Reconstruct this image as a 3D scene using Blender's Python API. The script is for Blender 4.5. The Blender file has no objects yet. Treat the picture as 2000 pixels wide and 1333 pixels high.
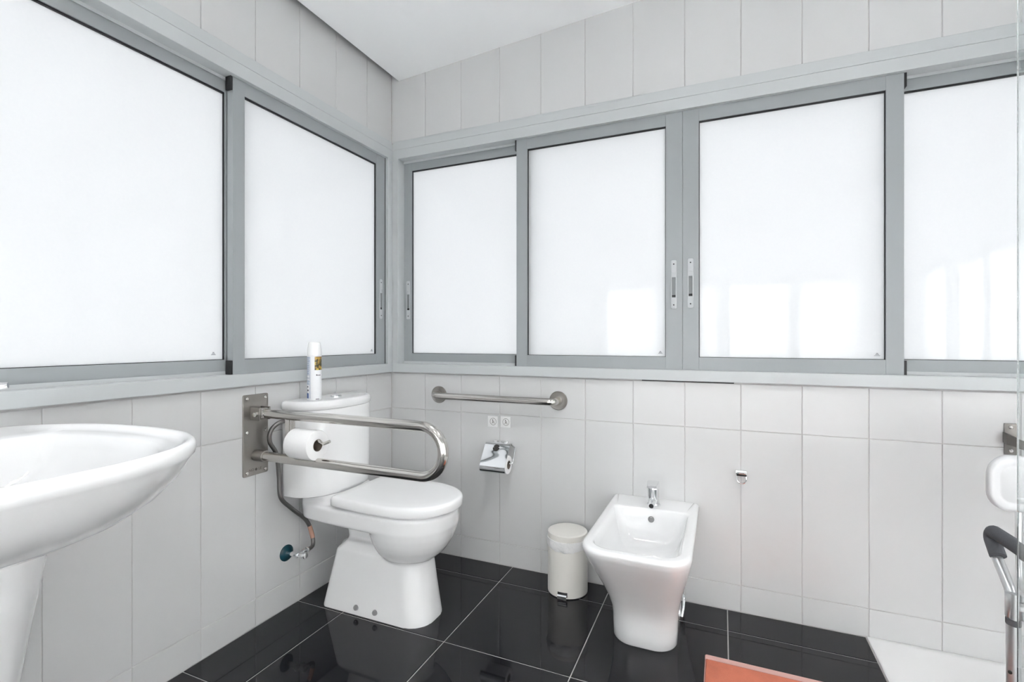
import bpy, bmesh, math, random
from mathutils import Vector, Matrix
random.seed(7)
PI = math.pi
scene = bpy.context.scene
COL = scene.collection

# ------------------------------------------------------------------ camera
cam_d = bpy.data.cameras.new('camera')
cam = bpy.data.objects.new('camera', cam_d); COL.objects.link(cam)
cam.location = (1.5581, -2.0684, 1.0447)
cam.rotation_euler = (PI/2, 0, math.radians(23.2004))
cam_d.sensor_fit = 'HORIZONTAL'; cam_d.sensor_width = 36.0
cam_d.lens = 957.474/2000*36
cam_d.shift_y = (663.27-666.5)/2000
cam_d.clip_start = 0.02
scene.camera = cam

# ------------------------------------------------------------------ world (overcast daylight outside the frosted panes)
SKY = 3.55
w = bpy.data.worlds.new('overcast_sky'); scene.world = w; w.use_nodes = True
nt = w.node_tree; nt.nodes.clear()
wo = nt.nodes.new('ShaderNodeOutputWorld'); bg = nt.nodes.new('ShaderNodeBackground')
tc = nt.nodes.new('ShaderNodeTexCoord'); sp = nt.nodes.new('ShaderNodeSeparateXYZ')
rp = nt.nodes.new('ShaderNodeValToRGB')
rp.color_ramp.elements[0].position = 0.47; rp.color_ramp.elements[0].color = (0.62, 0.63, 0.64, 1)
rp.color_ramp.elements[1].position = 0.55; rp.color_ramp.elements[1].color = (0.96, 0.985, 1.0, 1)
mp = nt.nodes.new('ShaderNodeMapRange'); mp.inputs[1].default_value = -1; mp.inputs[2].default_value = 1
nt.links.new(tc.outputs['Generated'], sp.inputs[0]); nt.links.new(sp.outputs['Z'], mp.inputs[0])
nt.links.new(mp.outputs[0], rp.inputs[0]); nt.links.new(rp.outputs[0], bg.inputs[0])
bg.inputs[1].default_value = SKY
nt.links.new(bg.outputs[0], wo.inputs[0])

# sun on the side of the added tall fill glazing behind the camera
sd = bpy.data.lights.new('sun', 'SUN'); sd.energy = 92.0; sd.angle = math.radians(30); sd.color = (1.0, 0.98, 0.96)
so = bpy.data.objects.new('sun', sd); COL.objects.link(so)
so.rotation_euler = Vector((-0.92, 0.66, -0.45)).to_track_quat('-Z', 'Y').to_euler()

scene.view_settings.view_transform = 'Standard'
scene.view_settings.look = 'None'
scene.view_settings.gamma = 1.0
scene.view_settings.use_curve_mapping = False
scene.view_settings.exposure = 0.15
scene.cycles.max_bounces = 16
scene.cycles.diffuse_bounces = 7
scene.cycles.glossy_bounces = 6
scene.cycles.transmission_bounces = 8
scene.cycles.sample_clamp_indirect = 0.0
LAMP_POWER = 21.0

# ------------------------------------------------------------------ materials
def srgb(r, g, b):
    f = lambda c: (c/255/12.92) if c/255 <= 0.04045 else ((c/255+0.055)/1.055)**2.4
    return (f(r), f(g), f(b), 1)

def mat(name, col, rough=0.5, metal=0.0, noise=0.0, nscale=8.0, bump=0.0, bscale=200.0, coat=0.0, spec=None, rvar=0.0, bdist=0.002, ior=None):
    m = bpy.data.materials.new(name); m.use_nodes = True
    nt = m.node_tree; b = nt.nodes['Principled BSDF']
    b.inputs['Base Color'].default_value = col
    b.inputs['Roughness'].default_value = rough
    b.inputs['Metallic'].default_value = metal
    if coat: b.inputs['Coat Weight'].default_value = coat; b.inputs['Coat Roughness'].default_value = 0.05
    if spec is not None: b.inputs['Specular IOR Level'].default_value = spec
    if ior: b.inputs['IOR'].default_value = ior
    tcn = nt.nodes.new('ShaderNodeTexCoord')
    if noise > 0:
        n = nt.nodes.new('ShaderNodeTexNoise'); n.inputs['Scale'].default_value = nscale; n.inputs['Detail'].default_value = 5
        nt.links.new(tcn.outputs['Object'], n.inputs['Vector'])
        mx = nt.nodes.new('ShaderNodeMix'); mx.data_type = 'RGBA'
        mx.inputs[6].default_value = tuple(c*(1-noise) for c in col[:3])+(1,)
        mx.inputs[7].default_value = tuple(min(1, c*(1+noise)) for c in col[:3])+(1,)
        nt.links.new(n.outputs['Fac'], mx.inputs[0]); nt.links.new(mx.outputs[2], b.inputs['Base Color'])
        if rvar:
            mr = nt.nodes.new('ShaderNodeMapRange'); mr.inputs[3].default_value = rough-rvar; mr.inputs[4].default_value = rough+rvar
            nt.links.new(n.outputs['Fac'], mr.inputs[0]); nt.links.new(mr.outputs[0], b.inputs['Roughness'])
    if bump > 0:
        n2 = nt.nodes.new('ShaderNodeTexNoise'); n2.inputs['Scale'].default_value = bscale; n2.inputs['Detail'].default_value = 3
        nt.links.new(tcn.outputs['Object'], n2.inputs['Vector'])
        bp = nt.nodes.new('ShaderNodeBump'); bp.inputs['Strength'].default_value = bump; bp.inputs['Distance'].default_value = bdist
        nt.links.new(n2.outputs['Fac'], bp.inputs['Height']); nt.links.new(bp.outputs[0], b.inputs['Normal'])
    return m

def brushed(name, col, rough, scale=(3, 3, 260)):
    m = mat(name, col, rough, 1.0)
    nt = m.node_tree; b = nt.nodes['Principled BSDF']
    tcn = nt.nodes.new('ShaderNodeTexCoord'); mpn = nt.nodes.new('ShaderNodeMapping'); mpn.inputs['Scale'].default_value = scale
    n = nt.nodes.new('ShaderNodeTexNoise'); n.inputs['Scale'].default_value = 6; n.inputs['Detail'].default_value = 4
    mr = nt.nodes.new('ShaderNodeMapRange'); mr.inputs[3].default_value = rough-0.05; mr.inputs[4].default_value = rough+0.07
    nt.links.new(tcn.outputs['Object'], mpn.inputs[0]); nt.links.new(mpn.outputs[0], n.inputs['Vector'])
    nt.links.new(n.outputs['Fac'], mr.inputs[0]); nt.links.new(mr.outputs[0], b.inputs['Roughness'])
    return m

M = {}
M['tile'] = mat('wall_tile_glaze', (0.60, 0.605, 0.608, 1), 0.22, noise=0.012, nscale=3, bump=0.10, bscale=260, bdist=0.0006)
M['grout'] = mat('wall_grout', (0.62, 0.61, 0.60, 1), 0.85, noise=0.06, nscale=20)
M['plaster'] = mat('white_plaster', (0.92, 0.925, 0.93, 1), 0.7, noise=0.01, nscale=2, bump=0.03, bscale=120)
M['ceiling'] = mat('ceiling_paint', (0.925, 0.94, 0.95, 1), 0.8, noise=0.008, nscale=2)
M['floor_tile'] = mat('black_floor_tile', (0.011, 0.011, 0.0135, 1), 0.035, noise=0.15, nscale=5, bump=0.02, bscale=6, bdist=0.001, spec=0.36)
M['floor_grout'] = mat('floor_grout', (0.46, 0.45, 0.44, 1), 0.8, noise=0.15, nscale=14)
M['alu'] = mat('grey_lacquered_aluminium', (0.50, 0.525, 0.535, 1), 0.38, noise=0.01, nscale=6, bump=0.04, bscale=500, bdist=0.0003)
M['alu_sash'] = mat('grey_sash_aluminium', (0.31, 0.334, 0.344, 1), 0.38, noise=0.01, nscale=6, bump=0.04, bscale=500, bdist=0.0003)
M['alu_dark'] = mat('handle_aluminium', (0.46, 0.485, 0.50, 1), 0.35, noise=0.02, nscale=20)
M['slider'] = mat('slider_grey', (0.19, 0.205, 0.21, 1), 0.4, noise=0.02, nscale=20)
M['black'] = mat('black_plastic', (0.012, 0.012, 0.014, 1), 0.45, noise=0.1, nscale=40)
M['gasket'] = mat('black_rubber_gasket', (0.010, 0.011, 0.013, 1), 0.55, noise=0.1, nscale=40)
M['sealant'] = mat('grey_sealant', (0.42, 0.42, 0.42, 1), 0.6, noise=0.25, nscale=9)
M['ceramic'] = mat('white_vitreous_china', (0.82, 0.825, 0.83, 1), 0.06, noise=0.005, nscale=3, coat=0.3)
M['lidplastic'] = mat('white_duroplast', (0.86, 0.865, 0.87, 1), 0.16, noise=0.005, nscale=4)
M['steel'] = brushed('brushed_stainless', (0.58, 0.56, 0.53, 1), 0.14, (90, 90, 90))
M['steel_plate'] = brushed('brushed_stainless_plate', (0.33, 0.315, 0.295, 1), 0.38, (3, 60, 3))
M['chrome'] = mat('chrome', (0.86, 0.87, 0.88, 1), 0.04, 1.0, noise=0.01, nscale=10)
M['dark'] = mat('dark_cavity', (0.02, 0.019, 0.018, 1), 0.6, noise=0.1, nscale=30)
M['screw'] = mat('screw_steel', (0.70, 0.69, 0.67, 1), 0.22, 1.0, noise=0.05, nscale=80)
M['paper'] = mat('tissue_paper', (0.90, 0.90, 0.90, 1), 0.95, noise=0.015, nscale=30, bump=0.25, bscale=350, bdist=0.0008)
M['card'] = mat('cardboard_core', (0.20, 0.17, 0.14, 1), 0.9, noise=0.1, nscale=50)
M['binmetal'] = mat('cream_enamel', (0.80, 0.785, 0.74, 1), 0.28, noise=0.008, nscale=5)
M['liner'] = mat('white_bin_liner', (0.88, 0.88, 0.88, 1), 0.35, noise=0.02, nscale=60, bump=0.6, bscale=60, bdist=0.004)
M['mat'] = mat('orange_terry', (0.70, 0.215, 0.128, 1), 0.95, noise=0.22, nscale=16, bump=0.9, bscale=420, bdist=0.004)
M['mat_border'] = mat('pale_hem', (0.66, 0.40, 0.36, 1), 0.9, noise=0.06, nscale=40, bump=0.5, bscale=500)
M['mat_seam'] = mat('dark_seam', (0.30, 0.085, 0.055, 1), 0.9, noise=0.1, nscale=80)
M['tray'] = mat('white_shower_tray', (0.80, 0.80, 0.80, 1), 0.4, noise=0.008, nscale=4, bump=0.05, bscale=150)
M['foam'] = mat('grey_foam_grip', (0.075, 0.08, 0.09, 1), 0.75, noise=0.08, nscale=60, bump=0.3, bscale=300)
M['tube'] = mat('anodised_tube', (0.72, 0.73, 0.74, 1), 0.3, 1.0, noise=0.02, nscale=20)
M['chairplastic'] = mat('white_seat_plastic', (0.60, 0.605, 0.615, 1), 0.35, noise=0.006, nscale=8, bump=0.05, bscale=200)
M['rubber'] = mat('grey_rubber', (0.10, 0.10, 0.11, 1), 0.7, noise=0.05, nscale=30)
M['boltcap'] = mat('grey_bolt_cap', (0.22, 0.22, 0.225, 1), 0.3, noise=0.03, nscale=30)
M['hose'] = brushed('braided_hose', (0.20, 0.195, 0.19, 1), 0.38, (400, 400, 400))
M['hose_sleeve'] = mat('copper_sleeve', (0.52, 0.30, 0.22, 1), 0.5, noise=0.15, nscale=40)
M['teal'] = mat('teal_rosette', (0.006, 0.050, 0.072, 1), 0.3, noise=0.1, nscale=40)
M['canwhite'] = mat('spray_can_white', (0.80, 0.81, 0.83, 1), 0.3, noise=0.01, nscale=30)
M['canblue'] = mat('label_blue', (0.012, 0.075, 0.28, 1), 0.35, noise=0.05, nscale=60)
M['canline'] = mat('label_blue_line', (0.10, 0.19, 0.36, 1), 0.4, noise=0.05, nscale=60)
M['ink'] = mat('dark_ink', (0.03, 0.025, 0.045, 1), 0.5, noise=0.1, nscale=100)
M['etch'] = mat('etched_mark', (0.10, 0.09, 0.08, 1), 0.6, noise=0.1, nscale=80)
M['markgrey'] = mat('glass_mark_grey', (0.35, 0.36, 0.38, 1), 0.6, noise=0.05, nscale=80)
M['sticker'] = mat('pale_sticker_film', (0.80, 0.80, 0.80, 1), 0.18, noise=0.02, nscale=60)
M['bracket_steel'] = brushed('worn_steel_bracket', (0.20, 0.19, 0.18, 1), 0.35, (60, 60, 200))

# flower picture on the spray can
m = bpy.data.materials.new('flower_picture'); m.use_nodes = True; M['picture'] = m
nt = m.node_tree; b = nt.nodes['Principled BSDF']; b.inputs['Roughness'].default_value = 0.3
tcn = nt.nodes.new('ShaderNodeTexCoord'); n = nt.nodes.new('ShaderNodeTexNoise'); n.inputs['Scale'].default_value = 75; n.inputs['Detail'].default_value = 2
cr = nt.nodes.new('ShaderNodeValToRGB'); cr.color_ramp.interpolation = 'LINEAR'
els = cr.color_ramp.elements
els[0].position = 0.36; els[0].color = (0.012, 0.02, 0.008, 1)
els[1].position = 0.66; els[1].color = (0.62, 0.52, 0.03, 1)
e = els.new(0.46); e.color = (0.10, 0.08, 0.012, 1)
e = els.new(0.55); e.color = (0.42, 0.24, 0.07, 1)
nt.links.new(tcn.outputs['Object'], n.inputs['Vector']); nt.links.new(n.outputs['Fac'], cr.inputs[0]); nt.links.new(cr.outputs[0], b.inputs['Base Color'])

# frosted pane: smooth room-side face, translucent body
def frosted(name, trans=0.9):
    m = bpy.data.materials.new(name); m.use_nodes = True
    nt = m.node_tree; nt.nodes.clear()
    out = nt.nodes.new('ShaderNodeOutputMaterial')
    tr = nt.nodes.new('ShaderNodeBsdfTranslucent')
    df = nt.nodes.new('ShaderNodeBsdfDiffuse'); df.inputs[0].default_value = (0.78, 0.80, 0.82, 1)
    gl = nt.nodes.new('ShaderNodeBsdfGlossy'); gl.inputs['Roughness'].default_value = 0.03
    fr = nt.nodes.new('ShaderNodeFresnel'); fr.inputs[0].default_value = 1.5
    m1 = nt.nodes.new('ShaderNodeMixShader'); m1.inputs[0].default_value = 0.28
    m2 = nt.nodes.new('ShaderNodeMixShader')
    tcn = nt.nodes.new('ShaderNodeTexCoord'); n = nt.nodes.new('ShaderNodeTexNoise')
    n.inputs['Scale'].default_value = 140; n.inputs['Detail'].default_value = 3
    mx = nt.nodes.new('ShaderNodeMix'); mx.data_type = 'RGBA'
    mx.inputs[6].default_value = (trans*0.95, trans*0.96, trans*0.97, 1); mx.inputs[7].default_value = (trans, trans, trans, 1)
    nt.links.new(tcn.outputs['Object'], n.inputs['Vector']); nt.links.new(n.outputs['Fac'], mx.inputs[0]); nt.links.new(mx.outputs[2], tr.inputs[0])
    nt.links.new(tr.outputs[0], m1.inputs[1]); nt.links.new(df.outputs[0], m1.inputs[2])
    nt.links.new(fr.outputs[0], m2.inputs[0]); nt.links.new(m1.outputs[0], m2.inputs[1]); nt.links.new(gl.outputs[0], m2.inputs[2])
    nt.links.new(m2.outputs[0], out.inputs[0])
    return m
M['pane'] = frosted('frosted_glass')

m = bpy.data.materials.new('clear_shower_glass'); m.use_nodes = True; M['glass'] = m
b = m.node_tree.nodes['Principled BSDF']
b.inputs['Base Color'].default_value = (0.96, 0.99, 0.985, 1); b.inputs['Roughness'].default_value = 0.0
b.inputs['Transmission Weight'].default_value = 1.0; b.inputs['IOR'].default_value = 1.45

m = bpy.data.materials.new('lamp_lens'); m.use_nodes = True; M['lamp'] = m
b = m.node_tree.nodes['Principled BSDF']
b.inputs['Base Color'].default_value = (0.9, 0.9, 0.9, 1)
b.inputs['Emission Color'].default_value = (1.0, 0.90, 0.82, 1); b.inputs['Emission Strength'].default_value = 25.0

# ------------------------------------------------------------------ mesh helpers
def V(*a): return Vector(a)

def new_bm(): return bmesh.new()

def join(bm, other):
    me = bpy.data.meshes.new('tmp'); other.to_mesh(me); other.free(); bm.from_mesh(me); bpy.data.meshes.remove(me)

def box(bm, a, b, bev=0.0, seg=2):
    t = bmesh.new()
    bmesh.ops.create_cube(t, size=1.0)
    lo = [min(a[i], b[i]) for i in range(3)]; hi = [max(a[i], b[i]) for i in range(3)]
    for v in t.verts:
        for i in range(3):
            v.co[i] = lo[i] if v.co[i] < 0 else hi[i]
    if bev > 0:
        bmesh.ops.bevel(t, geom=t.edges[:], offset=bev, segments=seg, profile=0.5, affect='EDGES', clamp_overlap=True)
    join(bm, t)

def loft(bm, rings, cap0=True, cap1=True, closed=True):
    vs = [[bm.verts.new(p) for p in r] for r in rings]
    n = len(rings[0])
    for i in range(len(vs)-1):
        for j in range(n if closed else n-1):
            k = (j+1) % n
            try: bm.faces.new((vs[i][j], vs[i][k], vs[i+1][k], vs[i+1][j]))
            except ValueError: pass
    if cap0: bm.faces.new(list(reversed(vs[0])))
    if cap1: bm.faces.new(vs[-1])
    return vs

def ring_at(c, d, r, n=16, up=None, r2=None, ph=0.0):
    d = Vector(d).normalized()
    if up is None: up = Vector((0, 0, 1)) if abs(d.z) < 0.9 else Vector((1, 0, 0))
    a = d.cross(up).normalized(); b = a.cross(d).normalized()
    r2 = r if r2 is None else r2
    return [Vector(c)+a*(r*math.cos(2*PI*k/n+ph))+b*(r2*math.sin(2*PI*k/n+ph)) for k in range(n)]

def cyl(bm, p0, p1, r, r1=None, n=20, bev=0.0):
    p0, p1 = Vector(p0), Vector(p1); d = (p1-p0); L = d.length; d = d/L
    r1 = r if r1 is None else r1
    if bev > 0:
        R = [ring_at(p0, d, r-bev, n), ring_at(p0+d*bev*0.3, d, r-bev*0.3, n), ring_at(p0+d*bev, d, r, n),
             ring_at(p1-d*bev, d, r1, n), ring_at(p1-d*bev*0.3, d, r1-bev*0.3, n), ring_at(p1, d, r1-bev, n)]
    else:
        R = [ring_at(p0, d, r, n), ring_at(p1, d, r1, n)]
    loft(bm, R)

def tube(bm, pts, r, n=14, cap=True):
    pts = [Vector(p) for p in pts]
    m = len(pts)
    tang = []
    for i in range(m):
        a = pts[max(0, i-1)]; b = pts[min(m-1, i+1)]
        tang.append((b-a).normalized())
    up = Vector((0, 0, 1)) if abs(tang[0].z) < 0.9 else Vector((1, 0, 0))
    side = tang[0].cross(up).normalized()
    rings = []
    for i in range(m):
        if i > 0:
            q = tang[i-1].rotation_difference(tang[i]); side = (q @ side).normalized()
        b = tang[i].cross(side).normalized()
        rr = r[i] if isinstance(r, (list, tuple)) else r
        rings.append([pts[i]+side*(rr*math.cos(2*PI*k/n))+b*(rr*math.sin(2*PI*k/n)) for k in range(n)])
    loft(bm, rings, cap, cap)

def spline(pts, per=8):
    P = [Vector(p) for p in pts]; out = []
    for i in range(len(P)-1):
        p0 = P[max(0, i-1)]; p1 = P[i]; p2 = P[i+1]; p3 = P[min(len(P)-1, i+2)]
        for k in range(per):
            t = k/per
            out.append(0.5*((2*p1)+(p2-p0)*t+(2*p0-5*p1+4*p2-p3)*t*t+(3*p1-p0-3*p2+p3)*t**3))
    out.append(P[-1]); return out

def arc_path(pts, rad, per=8):
    """polyline with rounded corners"""
    P = [Vector(p) for p in pts]; out = [P[0]]
    for i in range(1, len(P)-1):
        a, b, c = P[i-1], P[i], P[i+1]
        d1 = (a-b).normalized(); d2 = (c-b).normalized()
        ang = d1.angle(d2); t = min(rad/math.tan(ang/2), (a-b).length*0.49, (c-b).length*0.49)
        rr = t*math.tan(ang/2)
        cen = b+(d1+d2).normalized()*(rr/math.sin(ang/2))
        s = b+d1*t-cen; e = b+d2*t-cen
        tot = s.angle(e); ax = s.cross(e).normalized()
        for k in range(per+1):
            out.append(cen+Matrix.Rotation(tot*k/per, 3, ax) @ s)
    out.append(P[-1]); return out

def lathe(bm, prof, c, axis=(0, 0, 1), n=32):
    rings = []
    ax = Vector(axis).normalized()
    for (r, h) in prof:
        rings.append(ring_at(Vector(c)+ax*h, ax, max(r, 1e-5), n))
    loft(bm, rings)

def rrect(x0, x1, y0, y1, r, z, nc=6):
    """rounded rectangle ring; r = one radius or four (x1y1, x0y1, x0y0, x1y0)"""
    rs = r if isinstance(r, (list, tuple)) else [r]*4
    cs = [(x1, y1, -1, -1, 0), (x0, y1, 1, -1, PI/2), (x0, y0, 1, 1, PI), (x1, y0, -1, 1, 1.5*PI)]
    out = []
    for (x, y, sx, sy, a0), rr in zip(cs, rs):
        for k in range(nc+1):
            a = a0+PI/2*k/nc
            out.append(Vector((x+sx*rr+rr*math.cos(a), y+sy*rr+rr*math.sin(a), z)))
    return out

ORIG = {}
def finish(bm, smooth=True, angle=35):
    bmesh.ops.remove_doubles(bm, verts=bm.verts[:], dist=1e-6)
    bmesh.ops.recalc_face_normals(bm, faces=bm.faces[:])
    if smooth:
        for f in bm.faces: f.smooth = True
        lim = math.radians(angle)
        for e in bm.edges:
            if len(e.link_faces) == 2 and e.calc_face_angle(0) > lim: e.smooth = False

def world_loc(o):
    v = Vector(o.location)
    while o.parent is not None:
        o = o.parent; v = v+Vector(o.location)
    return v

def obj(name, bm, material, parent=None, smooth=True, angle=35, label=None):
    """mesh object built from world coordinates; becomes a child of parent if given"""
    finish(bm, smooth, angle)
    me = bpy.data.meshes.new(name)
    lo = [min(v.co[i] for v in bm.verts) for i in range(3)]; hi = [max(v.co[i] for v in bm.verts) for i in range(3)]
    base = Vector(((lo[0]+hi[0])/2, (lo[1]+hi[1])/2, lo[2]))
    for v in bm.verts: v.co -= base
    bm.to_mesh(me); bm.free()
    me.materials.append(M[material] if isinstance(material, str) else material)
    o = bpy.data.objects.new(name, me); COL.objects.link(o)
    if parent is not None:
        o.parent = parent; o.location = base-world_loc(parent)
    else:
        o.location = base
    if label: o['label'] = label
    return o

def tag(o, label, cat, group=None):
    o['label'] = label; o['category'] = cat
    if group: o['group'] = group
    return o

def thing(name, loc, label, cat, group=None):
    o = bpy.data.objects.new(name, None); COL.objects.link(o); o.location = loc; o.empty_display_size = 0.05
    return tag(o, label, cat, group)

def struct(o, label=None):
    o['kind'] = 'structure'
    if label: o['label'] = label
    return o

def text_bm(txt, size, mtx, depth=0.0):
    cu = bpy.data.curves.new('t', 'FONT'); cu.body = txt; cu.size = size; cu.align_x = 'CENTER'; cu.align_y = 'CENTER'; cu.extrude = depth
    cu.resolution_u = 2
    to = bpy.data.objects.new('t', cu); COL.objects.link(to)
    dg = bpy.context.evaluated_depsgraph_get(); me = bpy.data.meshes.new_from_object(to.evaluated_get(dg))
    bm = bmesh.new(); bm.from_mesh(me); bmesh.ops.transform(bm, matrix=mtx, verts=bm.verts[:])
    bpy.data.objects.remove(to); bpy.data.meshes.remove(me); bpy.data.curves.remove(cu)
    return bm

# ------------------------------------------------------------------ room shell
RX, RY = 3.15, -3.45           # right wall x, rear wall y
ZB, ZT = 0.874, 2.046          # window opening bottom and top
ZT2 = 1.746                    # top of the added fill glazing behind the camera
GR = 0.0030                    # grout recess
PITCH = 0.203
CEIL0, CSL = 2.361, 0.070      # sloping ceiling height at its left edge, slope
CX0 = 0.044

WBX1 = 2.86                    # right end of the back window
WLY1 = -2.66                   # rear end of the left window

bm = new_bm()                  # back wall (grout bed behind the tiles), with a window opening
box(bm, (-0.15, GR, -0.05), (RX+0.15, 0.15, ZB)); box(bm, (-0.15, GR, ZT), (RX+0.15, 0.15, 2.78))
box(bm, (WBX1, GR, ZB), (RX+0.15, 0.15, ZT)); box(bm, (-0.15, GR, ZB), (-GR, 0.15, ZT))
wall_back = struct(obj('wall_back', bm, 'grout', smooth=False), 'white tiled wall with a long frosted window band behind the bidet')
bm = new_bm()
box(bm, (-0.15, RY-0.15, -0.05), (-GR, GR, ZB)); box(bm, (-0.15, RY-0.15, ZT), (-GR, GR, 2.78))
box(bm, (-0.15, RY-0.15, ZB), (-GR, WLY1, ZT))
wall_left = struct(obj('wall_left', bm, 'grout', smooth=False), 'white tiled wall with frosted windows behind toilet and washbasin')
bm = new_bm()
box(bm, (RX, RY-0.15, -0.05), (RX+0.15, GR, 0.06)); box(bm, (RX, RY-0.15, ZT2), (RX+0.15, GR, 2.78))
box(bm, (RX, RY-0.15, 0.06), (RX+0.15, RY+0.25, ZT2)); box(bm, (RX, -0.9, 0.06), (RX+0.15, GR, ZT2))
wall_right = struct(obj('wall_right', bm, 'plaster', smooth=False), 'plain white wall beside the shower tray')
bm = new_bm()
box(bm, (-GR, RY-0.15, -0.05), (RX, RY, 0.06)); box(bm, (-GR, RY-0.15, ZT2), (RX, RY, 2.78))
box(bm, (-GR, RY-0.15, 0.06), (0.25, RY, ZT2)); box(bm, (RX-0.25, RY-0.15, 0.06), (RX, RY, ZT2))
wall_front = struct(obj('wall_front', bm, 'plaster', smooth=False), 'plain white wall behind the camera')

# ceiling: sloping board with a narrow open shadow gap along the left wall, slab above
bm = new_bm()
def cz(x): return CEIL0+CSL*(x-CX0)
A = [V(CX0, RY, cz(CX0)), V(RX, RY, cz(RX)), V(RX, 0.0, cz(RX)), V(CX0, 0.0, cz(CX0))]
loft(bm, [A, [p+V(0, 0, 0.03) for p in A]])
struct(obj('ceiling', bm, 'ceiling', smooth=False), 'smooth white sloping ceiling')
bm = new_bm(); box(bm, (-0.15, RY-0.15, 2.78), (RX+0.15, 0.15, 2.85))
struct(obj('ceiling_slab', bm, 'ceiling', smooth=False), 'white slab above the sloping ceiling board')

TILE_CACHE = {}
def tile_mesh(w, h, t, matname, bev=0.0016):
    """tile lying in the local XY plane, centred, face at z=0, back at z=-t, with a bevelled face edge"""
    key = (round(w, 4), round(h, 4), matname)
    if key in TILE_CACHE: return TILE_CACHE[key]
    bm = bmesh.new(); a, b = w/2, h/2
    def r(x, y, z): return [V(-x, -y, z), V(x, -y, z), V(x, y, z), V(-x, y, z)]
    loft(bm, [r(a, b, -t), r(a, b, -bev), r(a-bev*0.35, b-bev*0.35, -bev*0.35), r(a-bev, b-bev, 0)])
    bmesh.ops.recalc_face_normals(bm, faces=bm.faces[:])
    me = bpy.data.meshes.new('tile'); bm.to_mesh(me); bm.free(); me.materials.append(M[matname])
    TILE_CACHE[key] = me; return me

def put_tile(parent, w, h, t, matname, loc, rot):
    me = tile_mesh(w, h, t, matname)
    o = bpy.data.objects.new('tile', me); COL.objects.link(o)
    o.parent = parent; o.location = Vector(loc)-world_loc(parent); o.rotation_euler = rot
    return o

J = 0.0019
def rows(zlist): return [(zlist[i], zlist[i+1]) for i in range(len(zlist)-1)]
LOW = [0.0, 0.1011, 0.6958, ZB]
UP = [ZT, ZT+0.597]
def tile_wall(parent, spans, back):
    for (s0, s1) in spans:
        for (z0, z1) in rows(LOW)+rows(UP):
            wd = s1-s0-J; ht = z1-z0-J; sc = (s0+s1)/2; zc = (z0+z1)/2
            if back: put_tile(parent, wd, ht, 0.006, 'tile', (sc, random.uniform(-1, 1)*0.0003, zc), (PI/2, 0, 0))
            else: put_tile(parent, wd, ht, 0.006, 'tile', (random.uniform(-1, 1)*0.0003, -sc, zc), (PI/2, 0, PI/2))
xs = [PITCH*k for k in range(16)]; xs[-1] = RX if xs[-1] > RX-0.05 else xs[-1]
if xs[-1] < RX: xs.append(RX)
tile_wall(wall_back, rows([0.0005]+xs[1:]), True)
ys = [0.0005, 0.189]
while ys[-1]+PITCH < -RY: ys.append(ys[-1]+PITCH)
ys.append(-RY)
tile_wall(wall_left, rows(ys), False)

# floor
TRX = 2.022                                    # edge of the shower tray
TRY = -1.62
bm = new_bm(); box(bm, (-0.15, RY-0.15, -0.10), (RX+0.15, 0.15, -0.0018))
floor = struct(obj('floor', bm, 'floor_grout', smooth=False), 'glossy black tiled floor with pale grout')
fx = [0.0, 0.2235, 0.6745, 1.1255, 1.5770, TRX, 2.4785, 2.93, RX]
fy = [0.0, -0.148, -0.604, -1.060, -1.516, TRY if False else -1.972, -2.428, -2.884, -3.34, RY]
JF = 0.0032
for i in range(len(fx)-1):
    for j in range(len(fy)-1):
        x0, x1 = fx[i], fx[i+1]; y1, y0 = fy[j], fy[j+1]
        if x0 >= TRX-0.01:
            if y0 >= TRY: continue
            y1 = min(y1, TRY)
        if y1-y0 < 0.02: continue
        put_tile(floor, x1-x0-JF, y1-y0-JF, 0.006, 'floor_tile', ((x0+x1)/2, (y0+y1)/2, 0), (0, 0, 0))

# shower tray, flush with the floor
bm = new_bm()
r0 = rrect(TRX+0.002, RX-0.001, TRY, -0.001, 0.004, -0.0015)
loft(bm, [r0, rrect(TRX+0.002, RX-0.001, TRY, -0.001, 0.004, 0.004), rrect(TRX+0.005, RX-0.004, TRY+0.003, -0.004, 0.004, 0.006),
          rrect(TRX+0.04, RX-0.04, TRY+0.04, -0.03, 0.02, 0.0055), rrect(TRX+0.07, RX-0.07, TRY+0.07, -0.05, 0.03, 0.002)])
t = obj('shower_tray', bm, 'tray'); tag(t, 'flat white shower tray set level with the black floor', 'shower tray')

# ------------------------------------------------------------------ windows
def mapper(back):
    return (lambda s, n, z: V(s, -n, z)) if back else (lambda s, n, z: V(n, -s, z))

def wbox(bm, mp, s0, s1, n0, n1, z0, z1, bev=0.0):
    box(bm, mp(s0, n0, z0), mp(s1, n1, z1), bev, 2)

def pull_handle(mp, s, n, zc, parent):
    """recessed finger pull: long plate with rounded ends, two screws and a slot"""
    w, h = 0.0115, 0.098
    bm = new_bm()
    def ring(k, hh, nn): return [mp(s+p.x, nn, zc+p.y) for p in rrect(-w*k, w*k, -hh, hh, 0.006*k, 0, 3)]
    slot = lambda nn, k=1.0: [mp(s+p.x, nn, zc+p.y) for p in rrect(-0.0072*k, 0.0072*k, -0.052*k, 0.048*k, 0.0016, 0, 3)]
    loft(bm, [ring(1, h, n), ring(1, h, n+0.0022), ring(0.9, h-0.0012, n+0.003), slot(n+0.003), slot(n+0.0005)], False, True)
    hd = obj('handle', bm, 'alu_dark', parent, label='slim recessed grey finger pull')
    return hd

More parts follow.
